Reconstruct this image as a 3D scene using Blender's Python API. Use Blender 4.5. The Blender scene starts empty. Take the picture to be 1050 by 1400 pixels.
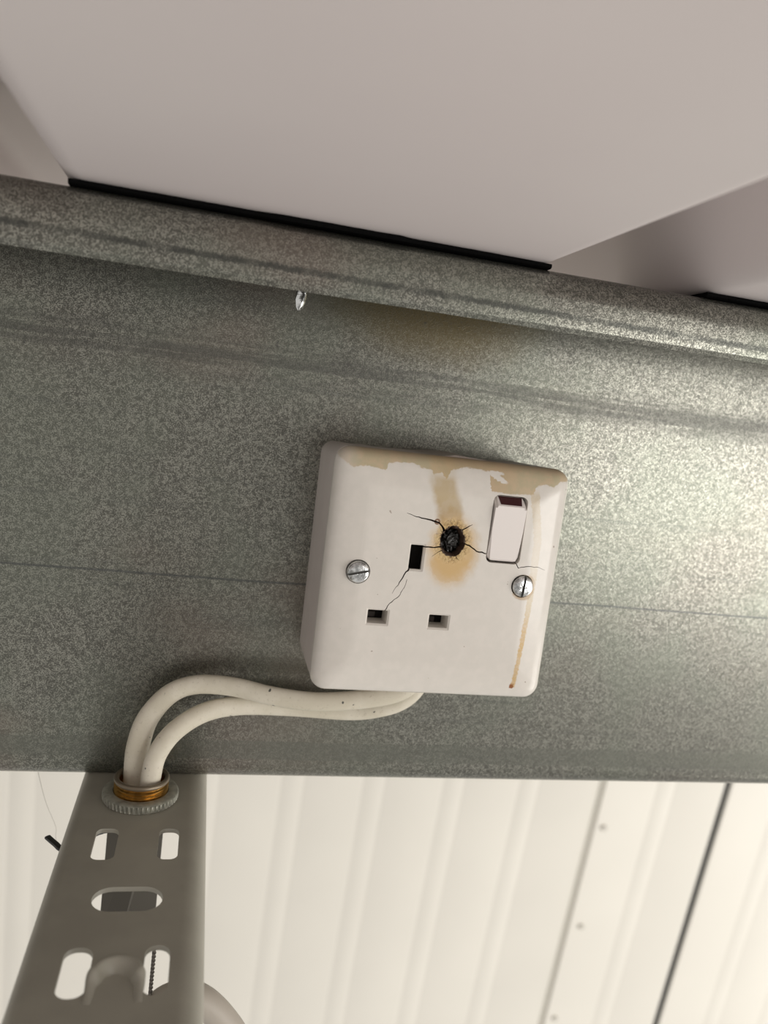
import bpy, bmesh, math, random
from mathutils import Vector, Matrix, noise as mnoise

random.seed(7)
S = bpy.context.scene
COL = S.collection

# ------------------------------------------------------------------ camera
# frame of the place: X along the purlin, +Y into its web, Z up the web (metres)
cam_d = bpy.data.cameras.new('camera')
cam = bpy.data.objects.new('camera', cam_d); COL.objects.link(cam); S.camera = cam
right = Vector((0.96949401, -0.21210371, 0.12285514))
down = Vector((0.09281713, -0.14621618, -0.98488873))
fwd = Vector((0.22686196, 0.96624678, -0.12206885))
M = Matrix((right, -down, -fwd)).transposed().to_4x4()
M.translation = Vector((-0.0853, -0.3036, 0.0546))
cam.matrix_world = M
cam_d.sensor_fit = 'HORIZONTAL'; cam_d.sensor_width = 36.0
cam_d.lens = 36.0 * 1070.55 / 1050.0
cam_d.clip_start = 0.01; cam_d.clip_end = 50
cam_d.dof.use_dof = True; cam_d.dof.focus_distance = 0.272; cam_d.dof.aperture_fstop = 13.5

# ------------------------------------------------------------------ world, lights, exposure
W = bpy.data.worlds.new('world'); S.world = W; W.use_nodes = True
bg = W.node_tree.nodes['Background']
bg.inputs[0].default_value = (1.0, 0.96, 0.91, 1); bg.inputs[1].default_value = 0.58

def area(name, loc, target, sx, sy, power, col):
    l = bpy.data.lights.new(name, 'AREA'); l.shape = 'RECTANGLE'; l.size = sx; l.size_y = sy
    l.energy = power; l.color = col
    o = bpy.data.objects.new(name, l); COL.objects.link(o); o.location = loc
    o.rotation_euler = (Vector(target) - Vector(loc)).to_track_quat('-Z', 'Y').to_euler()
    return o
# daylight from the open doorway behind and to the right of the photographer
area('doorway_daylight', (1.80, -1.85, -0.05), (0.1, 0, 0.0), 1.7, 1.2, 38, (1.0, 0.97, 0.92))
# added fill that brightens the far wall, from the same side
area('added_wall_fill', (2.2, -0.5, -1.2), (0.3, 0.85, -0.7), 1.2, 1.2, 17, (1.0, 0.96, 0.89))

S.view_settings.view_transform = 'Standard'; S.view_settings.look = 'None'
S.view_settings.gamma = 1; S.view_settings.use_curve_mapping = False
S.view_settings.exposure = -0.04

# ------------------------------------------------------------------ helpers
def link(o, parent=None):
    COL.objects.link(o)
    if parent is not None: o.parent = parent
    return o

def mesh_obj(name, verts, faces, mat, parent=None, smooth=None):
    me = bpy.data.meshes.new(name)
    me.from_pydata([tuple(v) for v in verts], [], faces); me.update()
    bm = bmesh.new(); bm.from_mesh(me); bmesh.ops.recalc_face_normals(bm, faces=bm.faces); bm.to_mesh(me); bm.free()
    if mat: me.materials.append(mat)
    if smooth is not None: soften(me, smooth)
    return link(bpy.data.objects.new(name, me), parent)

def bm_obj(name, bm, mat, parent=None, smooth=None):
    bmesh.ops.recalc_face_normals(bm, faces=bm.faces)
    me = bpy.data.meshes.new(name); bm.to_mesh(me); bm.free()
    if mat: me.materials.append(mat)
    if smooth is not None: soften(me, smooth)
    return link(bpy.data.objects.new(name, me), parent)

def soften(me, deg):
    for p in me.polygons: p.use_smooth = True
    me.set_sharp_from_angle(angle=math.radians(deg))

def tag(o, label=None, cat=None, group=None, kind=None):
    if label: o['label'] = label
    if cat: o['category'] = cat
    if group: o['group'] = group
    if kind: o['kind'] = kind
    return o

def empty(name, loc):
    o = bpy.data.objects.new(name, None); o.empty_display_size = 0.01; o.location = loc
    return link(o)

def bake(o):
    """apply the modifiers of o to its mesh"""
    dg = bpy.context.evaluated_depsgraph_get(); dg.update()
    me = bpy.data.meshes.new_from_object(o.evaluated_get(dg))
    o.modifiers.clear(); o.data = me
    return o

def cut(o, cutters):
    for c in cutters:
        m = o.modifiers.new('cut', 'BOOLEAN'); m.operation = 'DIFFERENCE'; m.object = c
        m.solver = 'EXACT'; m.material_mode = 'TRANSFER'
    bake(o)
    for c in cutters:
        me = c.data; bpy.data.objects.remove(c); bpy.data.meshes.remove(me)
    return o

def rrect(cx, cz, w, h, r, n=6):
    """rounded rectangle, list of (x, z)"""
    r = min(r, w/2-1e-6, h/2-1e-6); out = []
    for (sx, sz, a0) in ((1, 1, 0), (-1, 1, 90), (-1, -1, 180), (1, -1, 270)):
        for k in range(n+1):
            a = math.radians(a0 + 90*k/n)
            out.append((cx + sx*(w/2-r) + r*math.cos(a), cz + sz*(h/2-r) + r*math.sin(a)))
    return out

def loft(loops, cap0=True, cap1=True):
    n = len(loops[0]); verts = [p for l in loops for p in l]; faces = []
    for i in range(len(loops)-1):
        for k in range(n):
            a, b = i*n+k, i*n+(k+1) % n
            faces.append((a, b, b+n, a+n))
    if cap0: faces.append(tuple(range(n))[::-1])
    if cap1: faces.append(tuple(range((len(loops)-1)*n, len(loops)*n)))
    return verts, faces

def box_bm(bm, c, s):
    g = bmesh.ops.create_cube(bm, size=1)
    bmesh.ops.scale(bm, vec=s, verts=g['verts']); bmesh.ops.translate(bm, vec=c, verts=g['verts'])
    return g['verts']

def catmull(pts, n=10):
    P = [Vector(p) for p in pts]; P = [2*P[0]-P[1]] + P + [2*P[-1]-P[-2]]; out = []
    for i in range(1, len(P)-2):
        for k in range(n):
            t = k/n
            out.append(0.5*((2*P[i]) + (P[i+1]-P[i-1])*t + (2*P[i-1]-5*P[i]+4*P[i+1]-P[i+2])*t*t
                            + (3*P[i]-P[i-1]-3*P[i+1]+P[i+2])*t**3))
    out.append(P[-2]); return out

def sweep(name, pts, a, b, mat, parent=None, ref=(0, -1, 0), n=20, sub=10, power=2.0):
    """tube of (super)elliptic section: half-width a across ref, b along ref"""
    path = catmull(pts, sub) if sub else [Vector(p) for p in pts]
    ref = Vector(ref); loops = []
    for i, p in enumerate(path):
        t = (path[min(i+1, len(path)-1)] - path[max(i-1, 0)]).normalized()
        nn = (ref - t*ref.dot(t)).normalized(); s = t.cross(nn)
        L = []
        for k in range(n):
            an = 2*math.pi*k/n; c, d = math.cos(an), math.sin(an)
            e = 2/power; aa = a(i/(len(path)-1)) if callable(a) else a
            L.append(p + s*(aa*math.copysign(abs(c)**e, c)) + nn*(b*math.copysign(abs(d)**e, d)))
        loops.append(L)
    v, f = loft(loops)
    return mesh_obj(name, v, f, mat, parent, smooth=50)

# ---- material helper -------------------------------------------------------
class NT:
    def __init__(s, name):
        s.m = bpy.data.materials.new(name); s.m.use_nodes = True; s.t = s.m.node_tree
        s.b = s.t.nodes['Principled BSDF']
        s._co = None
    def n(s, typ, **kw):
        nd = s.t.nodes.new(typ)
        for k, v in kw.items(): setattr(nd, k, v)
        return nd
    def put(s, sock, v):
        if hasattr(v, 'default_value') or hasattr(v, 'is_output'): s.t.links.new(v, sock)
        else:
            if isinstance(v, (tuple, list)) and len(v) == 3 and sock.type == 'RGBA': v = (*v, 1)
            sock.default_value = v
    def set(s, **kw):
        for k, v in kw.items(): s.put(s.b.inputs[k.replace('_', ' ')], v)
    def co(s):
        if s._co is None: s._co = s.n('ShaderNodeTexCoord').outputs['Object']
        return s._co
    def math(s, op, a, b=0.0, c=0.0, clamp=False):
        nd = s.n('ShaderNodeMath', operation=op, use_clamp=clamp)
        for i, v in enumerate((a, b, c)): s.put(nd.inputs[i], v)
        return nd.outputs[0]
    def xyz(s, v=None):
        nd = s.n('ShaderNodeSeparateXYZ'); s.put(nd.inputs[0], v or s.co()); return nd.outputs
    def scale(s, vec, by):
        nd = s.n('ShaderNodeVectorMath', operation='MULTIPLY'); s.put(nd.inputs[0], vec); nd.inputs[1].default_value = by
        return nd.outputs[0]
    def noise(s, scale, detail=2, rough=.5, vec=None, stretch=None):
        v = vec or s.co()
        if stretch: v = s.scale(v, stretch)
        nd = s.n('ShaderNodeTexNoise'); s.put(nd.inputs['Vector'], v)
        nd.inputs['Scale'].default_value = scale; nd.inputs['Detail'].default_value = detail
        nd.inputs['Roughness'].default_value = rough
        return nd.outputs[0]
    def voronoi(s, scale, out='Color'):
        nd = s.n('ShaderNodeTexVoronoi'); s.put(nd.inputs['Vector'], s.co()); nd.inputs['Scale'].default_value = scale
        return nd.outputs[out]
    def ramp(s, x, a, b, lo=0.0, hi=1.0, smooth=True):
        nd = s.n('ShaderNodeMapRange', interpolation_type='SMOOTHSTEP' if smooth else 'LINEAR')
        s.put(nd.inputs[0], x)
        for i, v in enumerate((a, b, lo, hi)): s.put(nd.inputs[1+i], v)
        return nd.outputs[0]
    def mix(s, fac, a, b):
        nd = s.n('ShaderNodeMix', data_type='RGBA'); s.put(nd.inputs['Factor'], fac)
        s.put(nd.inputs[6], a); s.put(nd.inputs[7], b); return nd.outputs[2]
    def curve(s, x, pts, x0, x1, y0, y1):
        """piecewise linear y(x)"""
        u = s.ramp(x, x0, x1, 0, 1, smooth=False)
        nd = s.n('ShaderNodeFloatCurve'); c = nd.mapping.curves[0]
        q = [((a-x0)/(x1-x0), (b-y0)/(y1-y0)) for a, b in pts]
        c.points[0].location = q[0]; c.points[1].location = q[-1]
        for a in q[1:-1]: c.points.new(*a)
        for p in c.points: p.handle_type = 'VECTOR'
        nd.mapping.update(); s.put(nd.inputs['Value'], u)
        return s.math('MULTIPLY_ADD', nd.outputs[0], y1-y0, y0)
    def bump(s, h, dist, strength=1.0):
        nd = s.n('ShaderNodeBump'); nd.inputs['Strength'].default_value = strength; nd.inputs['Distance'].default_value = dist
        s.put(nd.inputs['Height'], h); s.put(s.b.inputs['Normal'], nd.outputs[0])

def simple(name, col, rough=.5, metal=0.0, var=0.0, vscale=200, bump=0.0, bscale=800):
    k = NT(name)
    c = col
    if var:
        f = k.noise(vscale, 3); c = k.mix(k.ramp(f, .35, .65), tuple(x*(1-var) for x in col), tuple(min(1, x*(1+var)) for x in col))
    k.set(Base_Color=c, Roughness=rough, Metallic=metal)
    if bump: k.bump(k.noise(bscale, 3), bump)
    return k.m

# ------------------------------------------------------------------ materials
def galvanised():
    k = NT('galvanised_steel'); x, y, z = k.xyz()
    grain = k.noise(2300, 2, .6); cell = k.noise(750, 3, .6)
    streak = k.noise(260, 4, .65, stretch=(.035, 1, 1)); blot = k.noise(17, 3, .55)
    g = k.math('ADD', k.math('MULTIPLY', grain, .65), k.math('MULTIPLY', cell, .35))
    sp = k.ramp(g, .45, .575)
    col = k.mix(sp, (.120, .119, .104), (.350, .349, .304))
    # faint colour cast of the passivation, reddish and greenish patches
    col = k.mix(k.ramp(blot, .42, .60, 0, .30), col, (.20, .225, .18))
    col = k.mix(k.ramp(k.noise(11, 2, .5, stretch=(1, 1, 1.7)), .50, .68, 0, k.ramp(x, -.06, .02, .34, .10)), col, (.24, .185, .155))
    # dark rolling streaks along the section
    zn = k.math('ADD', z, k.math('MULTIPLY', k.math('SUBTRACT', k.noise(35, 4, .6), .5), .006))
    band = k.ramp(k.math('ABSOLUTE', k.math('SUBTRACT', zn, .0690)), .0005, .0100, 1, 0)
    front = k.ramp(y, -.02, -.01)
    st = k.math('MULTIPLY', k.math('MULTIPLY', k.ramp(streak, .44, .56), band), front)
    col = k.mix(k.math('MULTIPLY', st, .6), col, (.10, .10, .092))
    st2 = k.math('MULTIPLY', k.ramp(streak, .56, .70), front)
    col = k.mix(k.math('MULTIPLY', st2, .22), col, (.10, .105, .10))
    # fine roll line
    zl = k.math('ADD', z, k.math('MULTIPLY', k.math('SUBTRACT', k.noise(90, 2, .5, stretch=(.3, 1, 1)), .5), .0008))
    ln = k.math('MULTIPLY', k.ramp(k.math('ABSOLUTE', k.math('ADD', zl, .0154)), .00022, .00065, 1, 0), front)
    col = k.mix(k.math('MULTIPLY', ln, .7), col, (.09, .095, .095))
    # plain bands by the bottom bend, its different reflection put into the colour
    lowb = k.math('MULTIPLY', k.ramp(k.math('ABSOLUTE', k.math('ADD', z, .0848)), .0036, .0042, 1, 0), front)
    col = k.mix(k.math('MULTIPLY', lowb, .5), col, (.17, .175, .15))
    # scuffed roll mark on the lip
    lip = k.ramp(y, -.05, -.055)
    zs = k.math('ADD', k.math('ADD', z, k.math('MULTIPLY', x, .006)), k.math('MULTIPLY', k.math('SUBTRACT', k.noise(1100, 3, .6, stretch=(1, 1, .25)), .5), .0022))
    sc = k.math('MULTIPLY', k.ramp(k.math('ABSOLUTE', k.math('SUBTRACT', zs, .0932)), .0004, .0014, 1, 0), lip)
    sc = k.math('MULTIPLY', sc, k.ramp(k.noise(420, 3, .65, stretch=(.12, 1, .1)), .38, .54, .5, 1))
    col = k.mix(k.math('MULTIPLY', sc, .8), col, (.06, .063, .058))
    # smoke stain above the socket
    dx = k.math('DIVIDE', k.math('SUBTRACT', x, -.003), .052); dz = k.math('DIVIDE', k.math('SUBTRACT', z, .104), .030)
    d2 = k.math('ADD', k.math('MULTIPLY', dx, dx), k.math('MULTIPLY', dz, dz))
    d2 = k.math('ADD', d2, k.math('MULTIPLY', k.math('SUBTRACT', k.noise(60, 4, .6), .5), .5))
    smoke = k.math('MULTIPLY', k.ramp(d2, 0, 1.2, .75, 0), front)
    col = k.mix(smoke, col, (.16, .12, .05))
    specks = k.ramp(k.noise(420, 2, .5), .70, .76)
    col = k.mix(k.math('MULTIPLY', specks, .6), col, (.10, .10, .095))
    rough = k.math('ADD', k.ramp(g, .36, .64, .36, .25), k.math('MULTIPLY', st, .1))
    k.set(Base_Color=col, Metallic=.82, Roughness=rough)
    k.bump(g, .00020, .30)
    return k.m
GALV = galvanised()

def roof_paint():
    k = NT('roof_sheet_paint')
    f = k.noise(6, 3, .5)
    k.set(Base_Color=k.mix(k.ramp(f, .35, .65), (.75, .685, .68), (.785, .725, .715)), Roughness=.45)
    k.bump(k.noise(3.0, 2, .5), .004, .25)
    return k.m
ROOF = roof_paint()
WALL = simple('wall_cladding_paint', (.82, .795, .725), .5, var=.02, vscale=3)
DARK = simple('dark_gap', (.05, .05, .045), .8)
GAP_SHADE_FOAM = simple('black_gap_shade_foam', (.004, .004, .004), .9, bump=.0004, bscale=900)
GAP_SHADE_FOAM.node_tree.nodes['Principled BSDF'].inputs['Specular IOR Level'].default_value = .05
CHANNEL = simple('grey_channel_paint', (.325, .312, .262), .42, var=.05, vscale=60, bump=.00002, bscale=1500)
NUTM = simple('dull_zinc', (.40, .40, .345), .5, .6, var=.15, vscale=400, bump=.00004, bscale=1500)
BRASS = simple('brass', (.40, .24, .07), .32, 1.0, var=.2, vscale=500)
GREYPVC = simple('grey_cable_sheath', (.44, .40, .345), .5)
PALEPVC = simple('pale_cable_sheath', (.60, .54, .51), .5)
BLACK = simple('black_plastic', (.012, .012, .012), .45)
WIRE = simple('twisted_wire', (.07, .06, .05), .5, .6)
STEEL = simple('bright_steel', (.60, .61, .61), .17, 1.0, var=.4, vscale=500, bump=.00025, bscale=520)
INSIDE = simple('sooty_plastic', (.018, .015, .013), .7, bump=.0003, bscale=600)
CHAR = simple('charred_plastic', (.010, .009, .008), .28, bump=.0012, bscale=500)
CRACK = simple('sooty_crack', (.045, .020, .010), .9)
RED = simple('dark_red_marker', (.05, .008, .010), .5)
ROCK = simple('rocker_plastic', (.82, .77, .74), .32)
SLOT = simple('shaded_slot_steel', (.26, .26, .25), .45, .9)  # screw slot steel, shade inside the slot put into its darker colour
THREAD = simple('cobweb', (.55, .52, .47), .8)

def cable_mat():
    k = NT('dirty_white_sheath')
    c = k.mix(k.ramp(k.noise(70, 4, .6), .35, .7), (.61, .565, .455), (.70, .655, .55))
    c = k.mix(k.math('MULTIPLY', k.ramp(k.noise(900, 3, .6), .60, .70), .45), c, (.40, .35, .27))
    c = k.mix(k.math('MULTIPLY', k.ramp(k.noise(330, 1, .5), .755, .775), .9), c, (.03, .03, .03))
    k.set(Base_Color=c, Roughness=.48); k.bump(k.noise(400, 3), .0002, .3)
    return k.m
CABLE = cable_mat()

def backbox_mat():
    k = NT('back_box_plastic'); x, y, z = k.xyz()
    c = k.mix(k.ramp(k.noise(40, 3), .4, .65), (.62, .56, .53), (.68, .62, .585))
    # heat browning of the top wall, strongest to the right
    zz = k.math('ADD', z, k.math('MULTIPLY', k.math('SUBTRACT', k.noise(150, 3), .5), .004))
    top = k.math('MULTIPLY', k.ramp(zz, .0385, .0425), k.ramp(x, -.036, .004))
    c = k.mix(k.math('MULTIPLY', top, .72), c, (.16, .11, .075))
    k.set(Base_Color=c, Roughness=.42)
    return k.m
BACKBOX = backbox_mat()

def plate_mat():
    k = NT('white_plate_with_heat_stains')
    mm = k.scale(k.co(), (1000, 1000, 1000)); x0, y0, z0 = k.xyz(mm)
    n1 = k.math('SUBTRACT', k.noise(1.1, 4, .6, vec=mm), .5); n2 = k.math('SUBTRACT', k.noise(.9, 4, .6, vec=k.scale(mm, (1, 3, 1.31))), .5)
    soft = k.math('SUBTRACT', k.noise(.28, 3, .5, vec=mm), .5)
    x = k.math('MULTIPLY_ADD', n1, 1.6, x0); z = k.math('MULTIPLY_ADD', n2, 1.6, z0)
    sq = lambda a: k.math('MULTIPLY', a, a)
    def ell(cx, cz, rx, rz, xx=None, zz=None, rot=0):
        dx = k.math('SUBTRACT', xx or x, cx); dz = k.math('SUBTRACT', zz or z, cz)
        if rot:
            c, s_ = math.cos(rot), math.sin(rot)
            dx, dz = (k.math('ADD', k.math('MULTIPLY', dx, c), k.math('MULTIPLY', dz, s_)),
                      k.math('SUBTRACT', k.math('MULTIPLY', dz, c), k.math('MULTIPLY', dx, s_)))
        return k.math('SQRT', k.math('ADD', sq(k.math('DIVIDE', dx, rx)), sq(k.math('DIVIDE', dz, rz))))
    base = k.mix(k.ramp(soft, -.15, .2), (.715, .68, .625), (.745, .705, .65))
    col = base
    # dried tide line along the top, colour darkened for the shaded top bevel
    edge = [(-43, 41), (-41.6, 38.7), (-39, 37.2), (-37.3, 36), (-33.4, 37.1), (-29.9, 36.6), (-25.8, 36.4), (-25.4, 38.6),
            (-22.4, 39.3), (-16, 39.5), (-13.3, 38.3), (-10.1, 38.0), (-9, 36.6), (-6.4, 37.6), (-4.7, 35.4), (-2.9, 38.6), (2.2, 40.1),
            (7.6, 39.9), (11.2, 39.3), (11.9, 33), (19.4, 32.6), (28.0, 33.2), (28.5, 36), (32.1, 37.1), (35.6, 36.4), (38, 38.6), (43, 39.2)]
    T = k.curve(x, edge, -43, 43, 30, 44)
    d = k.math('SUBTRACT', z, T)
    band = k.ramp(d, -.1, .35)
    tongue = k.math('MAXIMUM', k.ramp(ell(14.2, 37.9, 4.2, 1.0, rot=-.42), .85, 1.05, 1, 0), k.ramp(ell(13.2, 39.3, 3.4, .8), .85, 1.05, 1, 0))
    band = k.math('MULTIPLY', band, k.math('SUBTRACT', 1, tongue))
    bcol = k.mix(k.ramp(soft, -.12, .14), (.44, .37, .20), (.53, .395, .22))
    bcol = k.mix(k.ramp(z0, 39.5, 43, 0, .75), bcol, (.30, .20, .095))
    bcol = k.mix(k.math('MULTIPLY', k.ramp(x0, -12, -1), k.ramp(x0, 26, 14)), bcol, k.mix(.5, bcol, (.42, .26, .10)))
    fade = k.ramp(x0, -44, -33, .25, .80)
    col = k.mix(k.math('MULTIPLY', band, fade), col, bcol)
    # smoke plume from the hole up to the top
    cx = k.curve(z0, [(10, 0), (19, -.6), (25, -2.2), (31, -4.6), (38, -6)], 10, 38, -8, 2)
    xs = k.math('MULTIPLY_ADD', soft, 3, x0)
    pw = k.math('ABSOLUTE', k.math('SUBTRACT', xs, cx))
    plume = k.math('MULTIPLY', k.ramp(pw, 2.8, 6.2, 1, 0), k.math('MULTIPLY', k.ramp(z0, 14, 19), k.ramp(z0, 37.5, 34.5, .35, 1)))
    plume = k.math('MULTIPLY', plume, k.math('MULTIPLY', k.ramp(soft, -.16, .10, .85, 1), k.ramp(z0, 33, 22, .85, 1)))
    col = k.mix(k.math('MULTIPLY', plume, .88), col, k.mix(k.ramp(z0, 31, 20), (.47, .345, .16), (.40, .25, .085)))
    # yellow scorch round the hole
    sx = k.math('MULTIPLY_ADD', soft, 5, x0); sz = k.math('MULTIPLY_ADD', n1, 2.5, z0)
    halo = k.ramp(ell(.8, 10.8, 10.4, 14.0, sx, sz), .50, 1.12, 1, 0)
    col = k.mix(k.math('MULTIPLY', halo, .85), col, (.60, .385, .135))
    low = k.ramp(ell(.5, 5.0, 7.5, 6.0, sx, sz), .75, 1.0, 1, 0)
    col = k.mix(k.math('MULTIPLY', low, .35), col, (.60, .38, .13))
    rr = ell(.3, 14.4, 4.4, 5.1, k.math('MULTIPLY_ADD', n1, 2.0, x0), k.math('MULTIPLY_ADD', n2, 2.0, z0))
    crumbs = k.math('SUBTRACT', k.noise(1.25, 4, .68, vec=mm), .5)
    pale = k.math('MULTIPLY', k.ramp(rr, 1.8, 1.25), k.ramp(crumbs, -.05, .06))
    col = k.mix(k.math('MULTIPLY', pale, .7), col, (.80, .60, .30))
    flecks = k.math('MULTIPLY', k.ramp(rr, 1.6, 1.15), k.ramp(crumbs, -.07, -.14))
    col = k.mix(k.math('MULTIPLY', flecks, .65), col, (.10, .05, .02))
    col = k.mix(k.ramp(rr, 1.12, 1.02), col, (.05, .025, .012))
    # small blister with a brown ring on the upper left crack
    bl = k.math('ABSOLUTE', k.math('SUBTRACT', ell(-6.1, 20.7, 1, 1, x0, z0), .75))
    col = k.mix(k.ramp(bl, .18, .42, .9, 0), col, (.16, .07, .025))
    # run of brown water down the right side
    rc = k.curve(z0, [(-39, 31.0), (-31.6, 31.0), (-24.7, 31.4), (-17.8, 31.8), (-9.6, 32.2), (1, 32.4), (8, 32.1), (17, 31.9), (23.6, 30.6), (30, 29.0), (36, 28.3)], -39, 36, 27, 34)
    rw = k.curve(z0, [(-39, .8), (-20, .9), (-10, 1.0), (0, 1.3), (10, 1.6), (25, 1.6), (36, 1.7)], -39, 36, 0, 3)
    dr = k.math('ABSOLUTE', k.math('SUBTRACT', k.math('MULTIPLY_ADD', n1, 1.5, x0), rc))
    run = k.math('MULTIPLY', k.ramp(k.math('SUBTRACT', dr, rw), -.25, .2, 1, 0), k.math('MULTIPLY', k.ramp(z0, -38, -37.3), k.ramp(z0, 36, 32)))
    amt = k.curve(z0, [(-39, .9), (-30, .75), (-22, .95), (-15, .8), (-8, .7), (0, .55), (8, .26), (22, .36), (36, .6)], -39, 36, 0, 1)
    amt = k.math('MULTIPLY', amt, k.ramp(crumbs, -.2, .12, .7, 1))
    col = k.mix(k.math('MULTIPLY', run, amt), col, k.mix(k.ramp(z0, -6, -18), (.58, .45, .24), (.58, .37, .12)))
    col = k.mix(k.ramp(ell(30.5, -37.2, .8, 1.0), .8, 1.2, .95, 0), col, (.27, .09, .02))
    # rust ring round the right screw
    ring = k.ramp(ell(29.0, -.1, 4.7, 4.8, sx, z0), .86, 1.04, .75, 0)
    col = k.mix(ring, col, (.45, .30, .15))
    # sparse specks
    sp = k.ramp(k.noise(.55, 1, .5, vec=mm), .80, .81, 0, .6)
    col = k.mix(sp, col, (.25, .18, .13))
    crater = k.math('MULTIPLY', k.ramp(rr, 1.75, 1.15), crumbs)
    k.set(Base_Color=col, Roughness=k.math('ADD', .21, k.math('MULTIPLY', k.math('MAXIMUM', band, k.math('MULTIPLY', halo, .7)), .2)))
    k.bump(k.math('MULTIPLY_ADD', crater, 3.0, k.math('MULTIPLY', k.noise(.18, 2, .5, vec=mm), .06)), .0009, .6)
    return k.m
PLATE = plate_mat()

# ------------------------------------------------------------------ structure: roof sheet
def roof_section():
    pts = []                                        # (x, z) along the underside
    z0, hgt, pitch = .1093, .032, .2045
    def arc_corner(p, a, b, r):                     # fillet at p between directions to a and b
        p, a, b = Vector((*p, 0)), Vector((*a, 0)), Vector((*b, 0))
        return [tuple((p + (a-p).normalized()*r*(1-t)**2 + (b-p).normalized()*r*t*t)[:2]) for t in (0, .2, .4, .6, .8, 1)]
    raw = []
    for k in range(-5, 8):
        x = .0185 + k*pitch
        raw += [(x, z0), (x+.015, z0+hgt), (x+.0395, z0+hgt), (x+.0545, z0)]
    for i, p in enumerate(raw):
        if 0 < i < len(raw)-1: pts += arc_corner(p, raw[i-1], raw[i+1], .0055)
        else: pts.append(p)
    return pts
sec = roof_section(); tk = .0009
loopA = [(x, -1.3, z) for x, z in sec] + [(x, -1.3, z+tk) for x, z in reversed(sec)]
loopB = [(x, 0.60, z) for x, _, z in loopA]
v, f = loft([loopA, loopB])
roof = mesh_obj('ceiling', v, f, ROOF, smooth=40)
tag(roof, 'pinkish white ribbed roof sheeting resting on the steel purlin', kind='structure')

# ------------------------------------------------------------------ structure: far wall of cladding panels
TH = math.radians(8)                                # pitch of the roof frame against the upright wall
WR = Matrix.Translation((0, .70, 0)) @ Matrix.Rotation(TH, 4, 'X')
wall = mesh_obj('wall_back', *loft([[(-2.6, .02, z) for z in ()] or [(x, y, -2.0) for x, y in ((-2.6, .022), (2.8, .022), (2.8, .04), (-2.6, .04))],
                                    [(x, y, .095) for x, y in ((-2.6, .022), (2.8, .022), (2.8, .04), (-2.6, .04))]]), DARK)
wall.matrix_world = WR
tag(wall, 'cream ribbed steel cladding wall far behind the purlin', kind='structure')
def panel(x0, x1, ribs, name='cladding_panel', lap=0.0):
    """sheet with small raised ribs, returned edges; thickness towards +y"""
    pr = [(x0, .018), (x0, .003), (x0+.003, -lap)]
    for r in ribs:
        w = .010
        pr += [(r-w-.011, -lap), (r-w-.007, .0008-lap), (r-w+.001, -.0004-lap), (r-.003, -.0009-lap), (r+.003, -.0009-lap),
               (r+w-.001, -.0004-lap), (r+w+.007, .0008-lap), (r+w+.011, -lap)]
    pr += [(x1-.003, -lap), (x1, .003), (x1, .018)]
    vs, fs = [], []
    n = len(pr)
    for zz in (-2.0, .092): vs += [(x, y, zz) for x, y in pr]
    for i in range(n-1): fs.append((i, i+1, i+1+n, i+n))
    o = mesh_obj(name, vs, fs, WALL, wall, smooth=12)
    return o
panel(-2.4, -1.4, [-2.28+.122*i for i in range(8)])
panel(-1.395, -.418, [-1.28+.122*i for i in range(7)])
panel(-.4155, .5735, [-.285, -.155, -.041, .081, .203, .328, .452])
panel(.5805, .803, [.692], lap=.002)
panel(.8145, 1.80, [.925+.12*i for i in range(7)])
panel(1.805, 2.75, [1.92+.12*i for i in range(7)])
for xa, xb, mt in ((.5735, .5805, simple('grey_sealant', (.56, .54, .48), .7)), (.803, .8145, DARK)):
    bm = bmesh.new(); box_bm(bm, ((xa+xb)/2, .012, -.954), (xb-xa, .02, 2.09)); bm_obj('joint_filler', bm, mt, wall)

for (fxx, fz) in ((.598, -.568), (.604, -.764), (.600, -.96)):
    bm = bmesh.new(); g = bmesh.ops.create_cone(bm, cap_ends=True, segments=10, radius1=.0055, radius2=.005, depth=.003)
    bmesh.ops.rotate(bm, matrix=Matrix.Rotation(math.radians(90), 3, 'X'), verts=bm.verts)
    bmesh.ops.translate(bm, vec=(fxx, -.004, fz), verts=bm.verts)
    bm_obj('fixing', bm, simple('fixing_cap', (.62, .60, .54), .6), wall, smooth=40)

# ------------------------------------------------------------------ the galvanised purlin (Z section)
def polyround(pts, r, n=6):
    out = []
    for i, p in enumerate(pts):
        rr = r[i]
        if i in (0, len(pts)-1) or rr == 0: out.append(p); continue
        p = Vector((*p, 0)); a = Vector((*pts[i-1], 0)); b = Vector((*pts[i+1], 0))
        u, w = (a-p).normalized(), (b-p).normalized()
        half = math.acos(max(-1, min(1, u.dot(w))))/2
        d = rr/math.tan(half); c = p + (u+w).normalized()*(rr/math.sin(half))
        s, e = p+u*d, p+w*d
        for k in range(n+1):
            q = s.lerp(e, k/n); out.append(tuple((c + (q-c).normalized()*rr)[:2]))
    return out
def thicken(line, t):
    n = len(line); off = []
    for i in range(n):
        a = Vector(line[max(i-1, 0)]); b = Vector(line[min(i+1, n-1)]); d = (b-a).normalized()
        off.append((line[i][0] - d.y*t, line[i][1] + d.x*t))
    return line + off[::-1]
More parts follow.
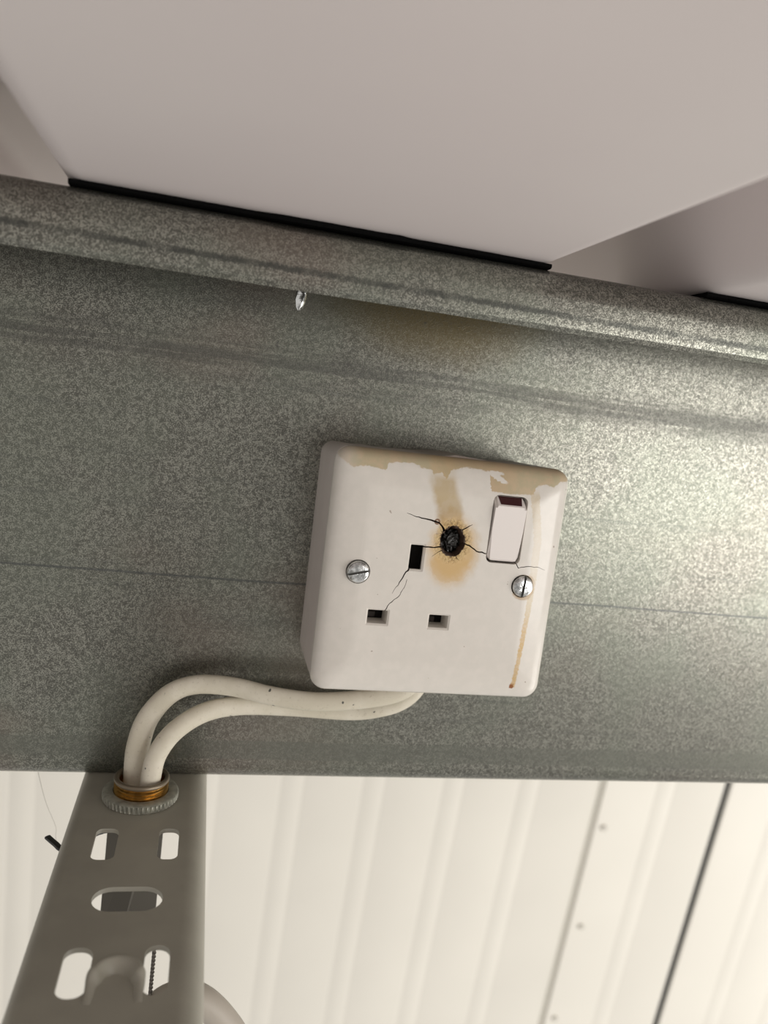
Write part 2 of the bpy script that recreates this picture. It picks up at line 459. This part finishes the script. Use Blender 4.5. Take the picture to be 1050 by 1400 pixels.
# outer line (y, z): lip bottom, flange, web, bottom flange, bottom lip
line = polyround([(-.0631, .0879), (-.0640, .0894), (-.0652, .1076), (0, .1076), (0, -.0966), (.060, -.0966), (.0605, -.080)], [0, .002, .0092, .004, .006, .004, 0])
secp = thicken(line, -.0018)
xs = [-.9 + i*.15 for i in range(15)]
v, f = loft([[(x, y, z) for y, z in secp] for x in xs])
purlin = mesh_obj('steel_purlin', v, f, GALV, smooth=35)
purlin.data.materials.append(simple('bare_cut_edge', (.26, .235, .18), .5, .5))
for p in purlin.data.polygons:
    if p.center.y < -.055 and p.normal.z < -.7: p.material_index = 1
tag(purlin, 'dull galvanised steel purlin running across under the roof sheeting, socket fixed to it', 'purlin')

# black foam strip between purlin and sheet, its black also drawing the gap's shade
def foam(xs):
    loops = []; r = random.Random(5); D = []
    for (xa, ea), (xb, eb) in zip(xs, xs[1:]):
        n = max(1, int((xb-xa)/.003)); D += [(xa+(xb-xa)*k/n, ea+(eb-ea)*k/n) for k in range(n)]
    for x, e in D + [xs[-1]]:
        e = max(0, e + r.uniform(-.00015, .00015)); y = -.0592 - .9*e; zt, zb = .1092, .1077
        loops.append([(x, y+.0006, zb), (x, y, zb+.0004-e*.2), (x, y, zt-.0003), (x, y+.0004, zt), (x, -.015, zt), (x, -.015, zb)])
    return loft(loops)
foam_o = mesh_obj('gap_shade_foam', *foam([(-.1300, .0003), (-.10, .0007), (-.078, .0008), (-.068, .0022), (-.052, .0023), (-.041, .0021), (-.034, .0026), (-.030, .0012), (-.01, .0010), (.008, .0007), (.0172, .0003)]), GAP_SHADE_FOAM, smooth=30)
tag(foam_o, 'lumpy black foam strip drawing the shaded gap between purlin top and the wide roof pan', 'foam strip')
foam_p = mesh_obj('gap_shade_foam', *foam([(.0745, .0002), (.10, .0003), (.16, .0004), (.2215, .0003)]), GAP_SHADE_FOAM, smooth=30)
tag(foam_p, 'thin black foam strip drawing the shaded gap under the next roof pan, at the right edge', 'foam strip')

# drilling screw point through the top flange
def tek():
    root = empty('roofing_screw', (-.0583, -.030, .1058))
    prof = [(.0019, .002), (.0019, -.008), (.00225, -.0083), (.0019, -.0092), (.0023, -.0100), (.0019, -.0108), (.0019, -.0120), (.0018, -.0165), (.0011, -.0188), (.0004, -.0198)]
    bm = bmesh.new(); n = 16; vs = []
    for i, (r, z) in enumerate(prof):
        fl = max(0, min(1, (-.011 - z)/.003))
        ring = []
        for k in range(n):
            a = 2*math.pi*k/n + (z*120)
            rr = r*(1 - .45*fl*max(0, math.cos(2*(2*math.pi*k/n)))**2)
            ring.append(bm.verts.new((rr*math.cos(a), rr*math.sin(a), z)))
        vs.append(ring)
    for a, b in zip(vs, vs[1:]):
        for k in range(n): bm.faces.new((a[k], a[(k+1) % n], b[(k+1) % n], b[k]))
    bm.faces.new(vs[0][::-1]); bm.faces.new(vs[-1])
    bm_obj('shank', bm, STEEL, root, smooth=40)
    root.rotation_euler = (0, math.radians(3), 0)
    tag(root, 'shiny drill point of a roofing screw poking down below the purlin lip', 'screw')
tek()

# ------------------------------------------------------------------ wall socket
sock = empty('wall_socket', (0, 0, 0))
tag(sock, 'burnt white single switched wall socket with cracked stained plate', 'socket')
# back box: hollow, melted along its top edge
def backbox():
    out = []
    def loop(w, r, y, warp=0):
        L = []
        for x, z in rrect(0, 0, w, w, r, 6):
            L.append((x, y, z))
        return L
    # add points along the top so that it can sag
    def dense(L):
        R = []
        for i, p in enumerate(L):
            q = L[(i+1) % len(L)]; R.append(p)
            d = math.dist(p, q)
            for k in range(1, 14 if d > .02 else 1): R.append(tuple(p[j]+(q[j]-p[j])*k/14 for j in range(3)))
        return R
    ys_out = [0, -.004, -.02, -.036, -.0392]
    ws_out = [.0844, .0846, .0850, .0852, .0852]
    loops = [dense(loop(w, .0045, y)) for w, y in zip(ws_out, ys_out)]
    loops += [dense(loop(.0800, .003, y)) for y in (-.0392, -.0025)]
    def sag(p):
        x, y, z = p
        if z > .036:
            t = (z-.036)/.007
            z += t*(.0011*math.exp(-((x-.004)/.010)**2) - .0008*math.exp(-((x-.020)/.009)**2) + .0007*mnoise.noise(Vector((x*160, y*60, 1.3))))
        return (x, y, z)
    loops = [[sag(p) for p in L] for L in loops]
    return loft(loops)
v, f = backbox()
bb = mesh_obj('back_box', v, f, BACKBOX, sock, smooth=35)
# cable entry in the bottom
c = mesh_obj('cutter', *loft([[(.005+.014*math.cos(a), -.0165+.0088*math.sin(a), z) for a in [2*math.pi*k/20 for k in range(20)]] for z in (-.046, -.036)]), BACKBOX)
cut(bb, [c]); soften(bb.data, 35)

# front plate: pillow edged slab
PB = -.0395
prof = [(.0002, 0), (0, .0010), (.0002, .0026), (.0009, .0040), (.0018, .0051), (.0032, .0060), (.0052, .00675), (.0075, .0073), (.0095, .0077), (.0112, .0080), (.0125, .00815), (.014, .0082)]
loops = [[(x, PB-h, z) for x, z in rrect(0, 0, .086-2*i, .086-2*i, max(.0055-i*.35, .0022), 7)] for i, h in prof]
v, f = loft(loops)
plate = mesh_obj('front_plate', v, f, PLATE, sock)
for m in (CRACK, INSIDE): plate.data.materials.append(m)
YF = PB-.0082                                       # front face of the plate
def prism(pts, y0, y1, mat, name='cutter'):
    return mesh_obj(name, *loft([[(x, y, z) for x, z in pts] for y in (y0, y1)]), mat)
def scaled(pts, cx, cz, fx_, fz_): return [(cx+(x-cx)*fx_, cz+(z-cz)*fz_) for x, z in pts]
cutters = []
for cx, cz, w, h in ((-.01185, .00765, .0046, .0086), (-.0229, -.0143, .0070, .0048), (-.0008, -.0146, .0070, .0046)):
    ch = .0006
    L = []
    back = ((YF+.0016, 0), (YF+.0017, .0025), (PB+.002, .0025)) if cx < -.01 and cz > 0 else ((PB+.002, 0),)
    for y, e in ((YF-.001, ch), (YF+.00005, ch), (YF+.0006, 0), *back):
        L.append([(x, y, z) for x, z in rrect(cx, cz, w+2*e, h+2*e, .0003, 2)])
    cutters.append(mesh_obj('cutter', *loft(L), PLATE))
SWX, SWZ, SWW, SWH = .0197, .02005, .0129, .0241
cutters.append(prism(rrect(SWX, SWZ, SWW, SWH, .0022, 5), YF-.001, PB+.002, PLATE))
SCREWS = ((-.0316, .0011), (.0285, .0004))
for sx, sz in SCREWS:
    cutters.append(prism([(sx+.0042*math.cos(2*math.pi*k/28), sz+.0042*math.sin(2*math.pi*k/28)) for k in range(28)], YF-.001, YF+.0022, PLATE))
# burnt hole, ragged
hole = []
rnd = random.Random(3)
for k in range(30):
    a = 2*math.pi*k/30; hole.append((.0003+(.0040+.0005*rnd.uniform(-1, 1))*math.cos(a), .0144+(.0048+.0005*rnd.uniform(-1, 1))*math.sin(a)))
L = [[(x, y, z) for x, z in scaled(hole, .0003, .0144, s_, s_)] for y, s_ in ((YF-.001, 1.16), (YF, 1.08), (YF+.0008, .98), (YF+.003, .92), (PB+.002, .95))]
cutters.append(mesh_obj('cutter', *loft(L), CRACK))
# cracks: tapering grooves along jagged lines (mm)
def groove(pts, w0, w1, depth=.0022, jag=.16):
    r = random.Random(len(pts)*17+int(abs(pts[0][0])*10))
    P = []
    for a, b in zip(pts, pts[1:]):
        n = max(1, int(math.dist(a, b)/.9))
        for k in range(n): P.append((a[0]+(b[0]-a[0])*k/n + r.uniform(-jag, jag)*(k > 0), a[1]+(b[1]-a[1])*k/n + r.uniform(-jag, jag)*(k > 0)))
    P.append(pts[-1]); n = len(P); lft, rgt = [], []
    for i, p in enumerate(P):
        a, b = P[max(i-1, 0)], P[min(i+1, n-1)]; d = math.hypot(b[0]-a[0], b[1]-a[1]) or 1
        nx, nz = -(b[1]-a[1])/d, (b[0]-a[0])/d; w = (w0+(w1-w0)*i/(n-1))*r.uniform(.8, 1.2)/2
        lft.append((p[0]+nx*w, p[1]+nz*w)); rgt.append((p[0]-nx*w, p[1]-nz*w))
    ring = [(x/1000, z/1000) for x, z in lft + rgt[::-1]]
    cutters.append(prism(ring, YF-.001, YF+depth, CRACK))
groove([(-3.2, 17.6), (-4.2, 19.3), (-5.4, 20.4), (-7.0, 20.7), (-9.6, 21.2), (-13.6, 21.7), (-17.2, 22.7)], .75, .08)
groove([(3.2, 18.6), (4.6, 19.4), (6.8, 20.8)], .55, .12)
groove([(3.9, 14.0), (6.6, 13.4), (9.5, 11.6), (13.6, 11.0)], .55, .4)
groove([(-3.4, 12.0), (-6.2, 11.6), (-9.8, 11.5)], .5, .45)
groove([(-13.6, 3.9), (-15.4, 1.3), (-16.2, -.6), (-17.0, -2.5), (-18.3, -4.4), (-18.8, -5.6)], .5, .10, .0016)
groove([(-14.2, -.3), (-14.8, -3.3), (-16.4, -6.6), (-19.2, -9.1), (-20.6, -12.2)], .14, .28, .0016)
groove([(24.6, 8.9), (26.0, 6.8), (28.9, 7.6), (33.1, 7.7), (36.7, 6.7)], .32, .08, .0014)
groove([(-3.2, 10.9), (-5.0, 9.6), (-6.4, 8.4)], .28, .06, .001)
groove([(-3.3, 16.4), (-4.0, 17.2), (-4.6, 18.2)], .25, .08, .001)
groove([(1.8, 9.8), (2.6, 8.6), (3.6, 7.9)], .25, .06, .001)
for m_ in ('a',):
    cut(plate, cutters)
soften(plate.data, 24)
wn = plate.modifiers.new('normals', 'WEIGHTED_NORMAL'); wn.keep_sharp = True

# body behind the plate, seen black through the openings
bm = bmesh.new(); box_bm(bm, (0, -.0325, .004), (.056, .009, .058))
bmesh.ops.bevel(bm, geom=bm.edges[:], offset=.001, segments=2, affect='EDGES')
bm_obj('socket_body', bm, INSIDE, sock)
# shutters a little way down the two lower slots
for cx, cz in ((-.0229, -.0143), (-.0008, -.0146)):
    bm = bmesh.new(); box_bm(bm, (cx-.0012, -.0386, cz-.0012), (.0046, .0016, .0022))
    bmesh.ops.bevel(bm, geom=bm.edges[:], offset=.0003, segments=1, affect='EDGES')
    bm_obj('shutter', bm, simple('dark_shutter', (.06, .05, .045), .5) if 'dark_shutter' not in bpy.data.materials else bpy.data.materials['dark_shutter'], sock)

# charred lump in the hole
bm = bmesh.new(); bmesh.ops.create_icosphere(bm, subdivisions=5, radius=1)
for vtx in bm.verts:
    p = vtx.co.copy(); n_ = mnoise.fractal(p*2.3, .9, 2.1, 5) * .30 + abs(mnoise.noise(p*3.1+Vector((4, 1, 2))))*.35
    p *= (1 + n_); vtx.co = Vector((p.x*.0036+.0003, p.y*.0030-.0428, p.z*.0043+.0142))
bm_obj('charred_contact', bm, CHAR, sock, smooth=60)

# rocker switch, lower end pressed in
def rocker():
    w, zt, zb = .0116, SWZ+.01165, SWZ-.0113
    # (depth in front of the plate face, z) outline seen from the side
    side = [(-.006, zt), (-.0020, zt), (.0014, zt-.0032), (.0014, zt-.0040), (.0007, SWZ), (-.0001, zb+.0006), (-.0007, zb), (-.006, zb)]
    bm = bmesh.new()
    A = [bm.verts.new((SWX-w/2, YF-d, z)) for d, z in side]; B = [bm.verts.new((SWX+w/2, YF-d, z)) for d, z in side]
    n = len(side)
    for i in range(n): bm.faces.new((A[i], A[(i+1) % n], B[(i+1) % n], B[i]))
    bm.faces.new(A[::-1]); bm.faces.new(B)
    ed = [e for e in bm.edges if abs(e.verts[0].co.x - e.verts[1].co.x) < 1e-6 and min(e.verts[0].co.y, e.verts[1].co.y) < YF+.002]
    bmesh.ops.bevel(bm, geom=ed, offset=.0009, segments=3, affect='EDGES')
    # round the upper corners in outline
    o = bm_obj('rocker_switch', bm, ROCK, sock, smooth=40)
    c1 = mesh_obj('cutter', *loft([[(x, y, z) for x, z in rrect(SWX, (zt+zb)/2, w, zt-zb, .0020, 6)] for y in (YF-.006, YF+.010)]), ROCK)
    m = o.modifiers.new('i', 'BOOLEAN'); m.operation = 'INTERSECT'; m.object = c1; m.solver = 'EXACT'; bake(o)
    me = c1.data; bpy.data.objects.remove(c1); bpy.data.meshes.remove(me); soften(o.data, 35)
    # red marker let into the sloping top end
    q = [(SWX-.0045, .00035, zt-.0010), (SWX+.0036, .00035, zt-.0010), (SWX+.0046, .00245, zt-.0031), (SWX-.0036, .00245, zt-.0031)]
    q = [(SWX-.0044, -.0018, zt-.0002), (SWX+.0044, -.0018, zt-.0002), (SWX+.0039, .0009, zt-.00273), (SWX-.0039, .0009, zt-.00273)]
    fr = [(x, YF-d-.00012, z+.00012) for x, d, z in q]; bk = [(x, YF-d+.0006, z-.0006) for x, d, z in q]
    r = mesh_obj('on_marker', *loft([bk, fr]), RED, o)
    tag(r, 'dark red marker strip')
rocker()

# plate screws
def plate_screw(cx, cz, rot):
    R = .0038; prof = [(.0016, 0.006), (.0016, .0022), (R*.95, .0018), (R, .0012), (R, -.0009), (R*.95, -.0014), (R*.86, -.0017), (R*.62, -.00185), (R*.3, -.0019), (R*.1, -.0019)]
    L = [[(r*math.cos(2*math.pi*k/32), d, r*math.sin(2*math.pi*k/32)) for k in range(32)] for r, d in prof]
    v, f = loft(L); o = mesh_obj('plate_screw', v, f, STEEL)
    bm = bmesh.new(); box_bm(bm, (0, -.0018, 0), (.012, .0026, .00085)); c = bm_obj('cutter', bm, SLOT)
    cut(o, [c]); soften(o.data, 35)
    o.parent = sock; o.location = (cx, YF+.0003, cz); o.rotation_euler = (0, rot, 0)
plate_screw(*SCREWS[0], math.radians(-14)); plate_screw(*SCREWS[1], math.radians(-86))

# ------------------------------------------------------------------ slotted channel
CT = -.0970
chan = empty('slotted_channel', (-.0970, -.03, CT))
tag(chan, 'grey painted slotted steel channel jutting out from under the purlin', 'channel')
cx0, cx1, dep, t = -.1205, -.0725, .0150, .0015
linec = polyround([(cx0, CT-dep), (cx0, CT), (cx1, CT), (cx1, CT-dep)], [0, .005, .0075, 0], 10)
secc = thicken(linec, -t)
v, f = loft([[(x, y, z) for x, z in secc] for y in (-.46, .058)])
web = mesh_obj('channel_body', v, f, CHANNEL)
cs = []
def slot(cx, cy, w, l, r):
    cs.append(mesh_obj('cutter', *loft([[(x, y, z) for x, y in rrect(cx, cy, w, l, r, 6)] for z in (CT-.005, CT+.004)]), CHANNEL))
for k in range(7):
    y = -.0488 - .0598*k
    slot(-.1059, y, .0074, .0186, .0026 if k == 0 else .0034); slot(-.0855, y, .0066, .0186, .0026 if k == 0 else .0033)
    if k < 6: slot(-.0958, -.0785-.0598*k, .0204, .0117, .0057)
slot(-.0973, -.0175, .0192, .0192, .0095)
cut(web, cs); soften(web.data, 35)
web.parent = chan; web.matrix_parent_inverse = Matrix.Translation(-Vector(chan.location))
# raised tongue between the near slots, with a thick rolled rim
def tongue():
    cxx, cyy, rx, ry = -.0953, -.1145, .0064, .0072
    path = [(cxx-rx-.0002, cyy-.0055), (cxx-rx, cyy-.003)] + [(cxx+rx*math.cos(math.pi*(1-k/28)), cyy+ry*math.sin(math.pi*k/28)) for k in range(29)] + [(cxx+rx, cyy-.003), (cxx+rx+.0002, cyy-.0055)]
    n = len(path); L = []
    sec = [(-.0012, -.0008), (-.0012, .0022), (-.0007, .0033), (.0002, .0036), (.0010, .0032), (.0018, .0020), (.0025, .0006), (.0029, -.0008)]
    for i, (x, y) in enumerate(path):
        a, b = path[max(i-1, 0)], path[min(i+1, n-1)]; d = math.hypot(b[0]-a[0], b[1]-a[1])
        nx, ny = (b[1]-a[1])/d, -(b[0]-a[0])/d                # inwards
        h = min(1, (min(i, n-1-i)+.15)/5)
        L.append([(x+nx*o_*(.5+.5*h), y+ny*o_*(.5+.5*h), CT + (z*h if z > 0 else z)) for o_, z in sec])
    o = mesh_obj('raised_tongue', *loft(L), CHANNEL, smooth=60)
    o.parent = chan; o.matrix_parent_inverse = Matrix.Translation(-Vector(chan.location))
tongue()
# folded bracket under the channel, seen dark through the slots
def bracket():
    vs, fs = loft([[(-.1090, -.0050, z), (-.1000+.009*(z+.158)/.06, -.0072, z), (-.0880, -.0050, z), (-.0880, -.0030, z), (-.1000+.009*(z+.158)/.06, -.0050, z), (-.1090, -.0030, z)] for z in (-.1590, -.0988)])
    o = mesh_obj('hanger_bracket', vs, fs, simple('dark_steel', (.075, .068, .055), .6, .3), smooth=20)
    o.parent = chan; o.matrix_parent_inverse = Matrix.Translation(-Vector(chan.location))
    tag(o, 'dark folded steel bracket')
bracket()

# ------------------------------------------------------------------ brass bush and knurled lock nut
gl = empty('cable_bush', (-.0973, -.0175, CT))
tag(gl, 'brass threaded cable bush with knurled locknut standing on the channel end', 'cable bush')
def lathe(prof, n=48, knurl=None):
    L = []
    for i, (r, z) in enumerate(prof):
        ring = []
        for k in range(n):
            rr = r
            if knurl and i in knurl: rr = r - (.0007 if (k//2) % 2 else 0)
            ring.append((rr*math.cos(2*math.pi*k/n), rr*math.sin(2*math.pi*k/n), z))
        L.append(ring)
    vs = [p for l in L for p in l]; fs = []; m = len(L)
    for i in range(m):
        j = (i+1) % m
        for k in range(n): fs.append((i*n+k, i*n+(k+1) % n, j*n+(k+1) % n, j*n+k))
    return vs, fs
v, f = lathe([(.0100, .0000), (.0130, .0000), (.0135, .0005), (.0137, .0008), (.0137, .0026), (.0135, .0029), (.0128, .0033), (.0100, .0033)], 208, knurl=(3, 4))
mesh_obj('lock_nut', v, f, NUTM, gl, smooth=35)
th = [(.0083, -.006)]
outer = [(.0098, -.006)]
for i in range(6):
    z = .0004 + i*.0011; outer += [(.0098, z), (.0092, z+.0004), (.0092, z+.0006)]
outer += [(.0097, .0074), (.0092, .0074)]
v, f = lathe(th + outer + [(.0083, .0074)], 64)
mesh_obj('threaded_bush', v, f, BRASS, gl, smooth=25)
v, f = lathe([(.0082, .0070), (.0099, .0072), (.0100, .0078), (.0098, .0085), (.0092, .0088), (.0086, .0087), (.0082, .0082)], 64)
tag(mesh_obj('bush_rim', v, f, simple('dull_plated_rim', (.20, .165, .12), .4, .7), gl, smooth=60), 'dull greyish bush rim')

# ------------------------------------------------------------------ cables
P1 = [(-.0985, -.0140, -.112), (-.0992, -.0143, -.0985), (-.0999, -.0143, -.0880), (-.0998, -.0140, -.0780), (-.0972, -.0125, -.0680), (-.0900, -.0120, -.0585),
      (-.0804, -.0120, -.0545), (-.0668, -.0140, -.0541), (-.0526, -.0170, -.0559), (-.0355, -.0188, -.0568), (-.0160, -.0195, -.0546), (-.0030, -.0195, -.0510), (.0030, -.0200, -.0440), (.0045, -.0200, -.0340)]
P2 = [(-.0945, -.0208, -.112), (-.0942, -.0208, -.0985), (-.0940, -.0205, -.0870), (-.0924, -.0195, -.0785), (-.0868, -.0180, -.0702), (-.0768, -.0142, -.0645), (-.0636, -.0112, -.0625),
      (-.0440, -.0100, -.0627), (-.0205, -.0108, -.0632), (-.0088, -.0122, -.0610), (-.0005, -.0130, -.0575), (.0050, -.0130, -.0520), (.0082, -.0130, -.0430), (.0090, -.0130, -.0340)]
c1 = sweep('power_cable', P1, lambda t: .0036 + .0012*max(0, 1-t/.42)**.7, .0028, CABLE, ref=(0.0, -1, .1), power=2.1)
tag(c1, 'off white flat cable arching highest from the brass bush to the socket', 'cable')
c2 = sweep('power_cable', P2, .0037, .0028, CABLE, ref=(0.15, -1, .1), power=2.1)
tag(c2, 'off white flat cable lying below the other, from brass bush to socket', 'cable')

# grey looped cable under the channel
lp = sweep('flexible_cable', [(-.118, -.060, -0.2975), (-.104, -.060, -0.1975), (-.0920, -.060, -0.1615), (-.0840, -.060, -0.1485), (-.0770, -.060, -0.1450), (-.0705, -.060, -0.1465),
                              (-.0630, -.060, -0.1535), (-.0545, -.060, -0.1665), (-.043, -.060, -0.1925), (-.03, -.060, -0.2475), (-.02, -.06, -.33)], .0048, .0048, GREYPVC)
tag(lp, 'grey round cable looping out from beneath the channel at the bottom', 'cable')
# twisted tie wire hanging in the slot down to that cable
def twist():
    root = empty('tie_wire', (-.0867, -.060, -.1135))
    for ph in (0, math.pi):
        pts = [(.00035*math.cos(ph+k*.9), .00035*math.sin(ph+k*.9), -k*.0004*1.0) for k in range(0, 90)]
        pts += [(.0003*math.cos(ph)-.001, .0, -.0365)]
        sweep('wire_strand', pts, .0004, .0004, WIRE, root, ref=(0.3, -1, .2), n=6, sub=0)
    tag(root, 'thin twisted dark wire hanging behind the right near slot of the channel', 'wire')
twist()
# black cable tie tail
tie = sweep('cable_tie', [(-.1000, -.0085, -.1150), (-.1100, -.0100, -.1150), (-.1190, -.0190, -.1146), (-.1225, -.0232, -.1142), (-.1254, -.0203, -.1140), (-.1290, -.0160, -.1138)], .0011, .0006, BLACK, ref=(0, 0, 1), n=8, sub=6, power=4)
tag(tie, 'black cable tie with its cut tail sticking out left of the channel', 'cable tie')
# cobweb strand below the purlin
web_s = sweep('cobweb_strand', [(-.1395, .010, -.0968), (-.1347, .010, -.1136), (-.1301, .010, -.1245), (-.1296, .010, -.1300), (-.1250, .004, -.1400)], .00008, .00008, THREAD, n=5, sub=5)
tag(web_s, 'thin pale cobweb strand hanging under the purlin left of the channel', 'cobweb')
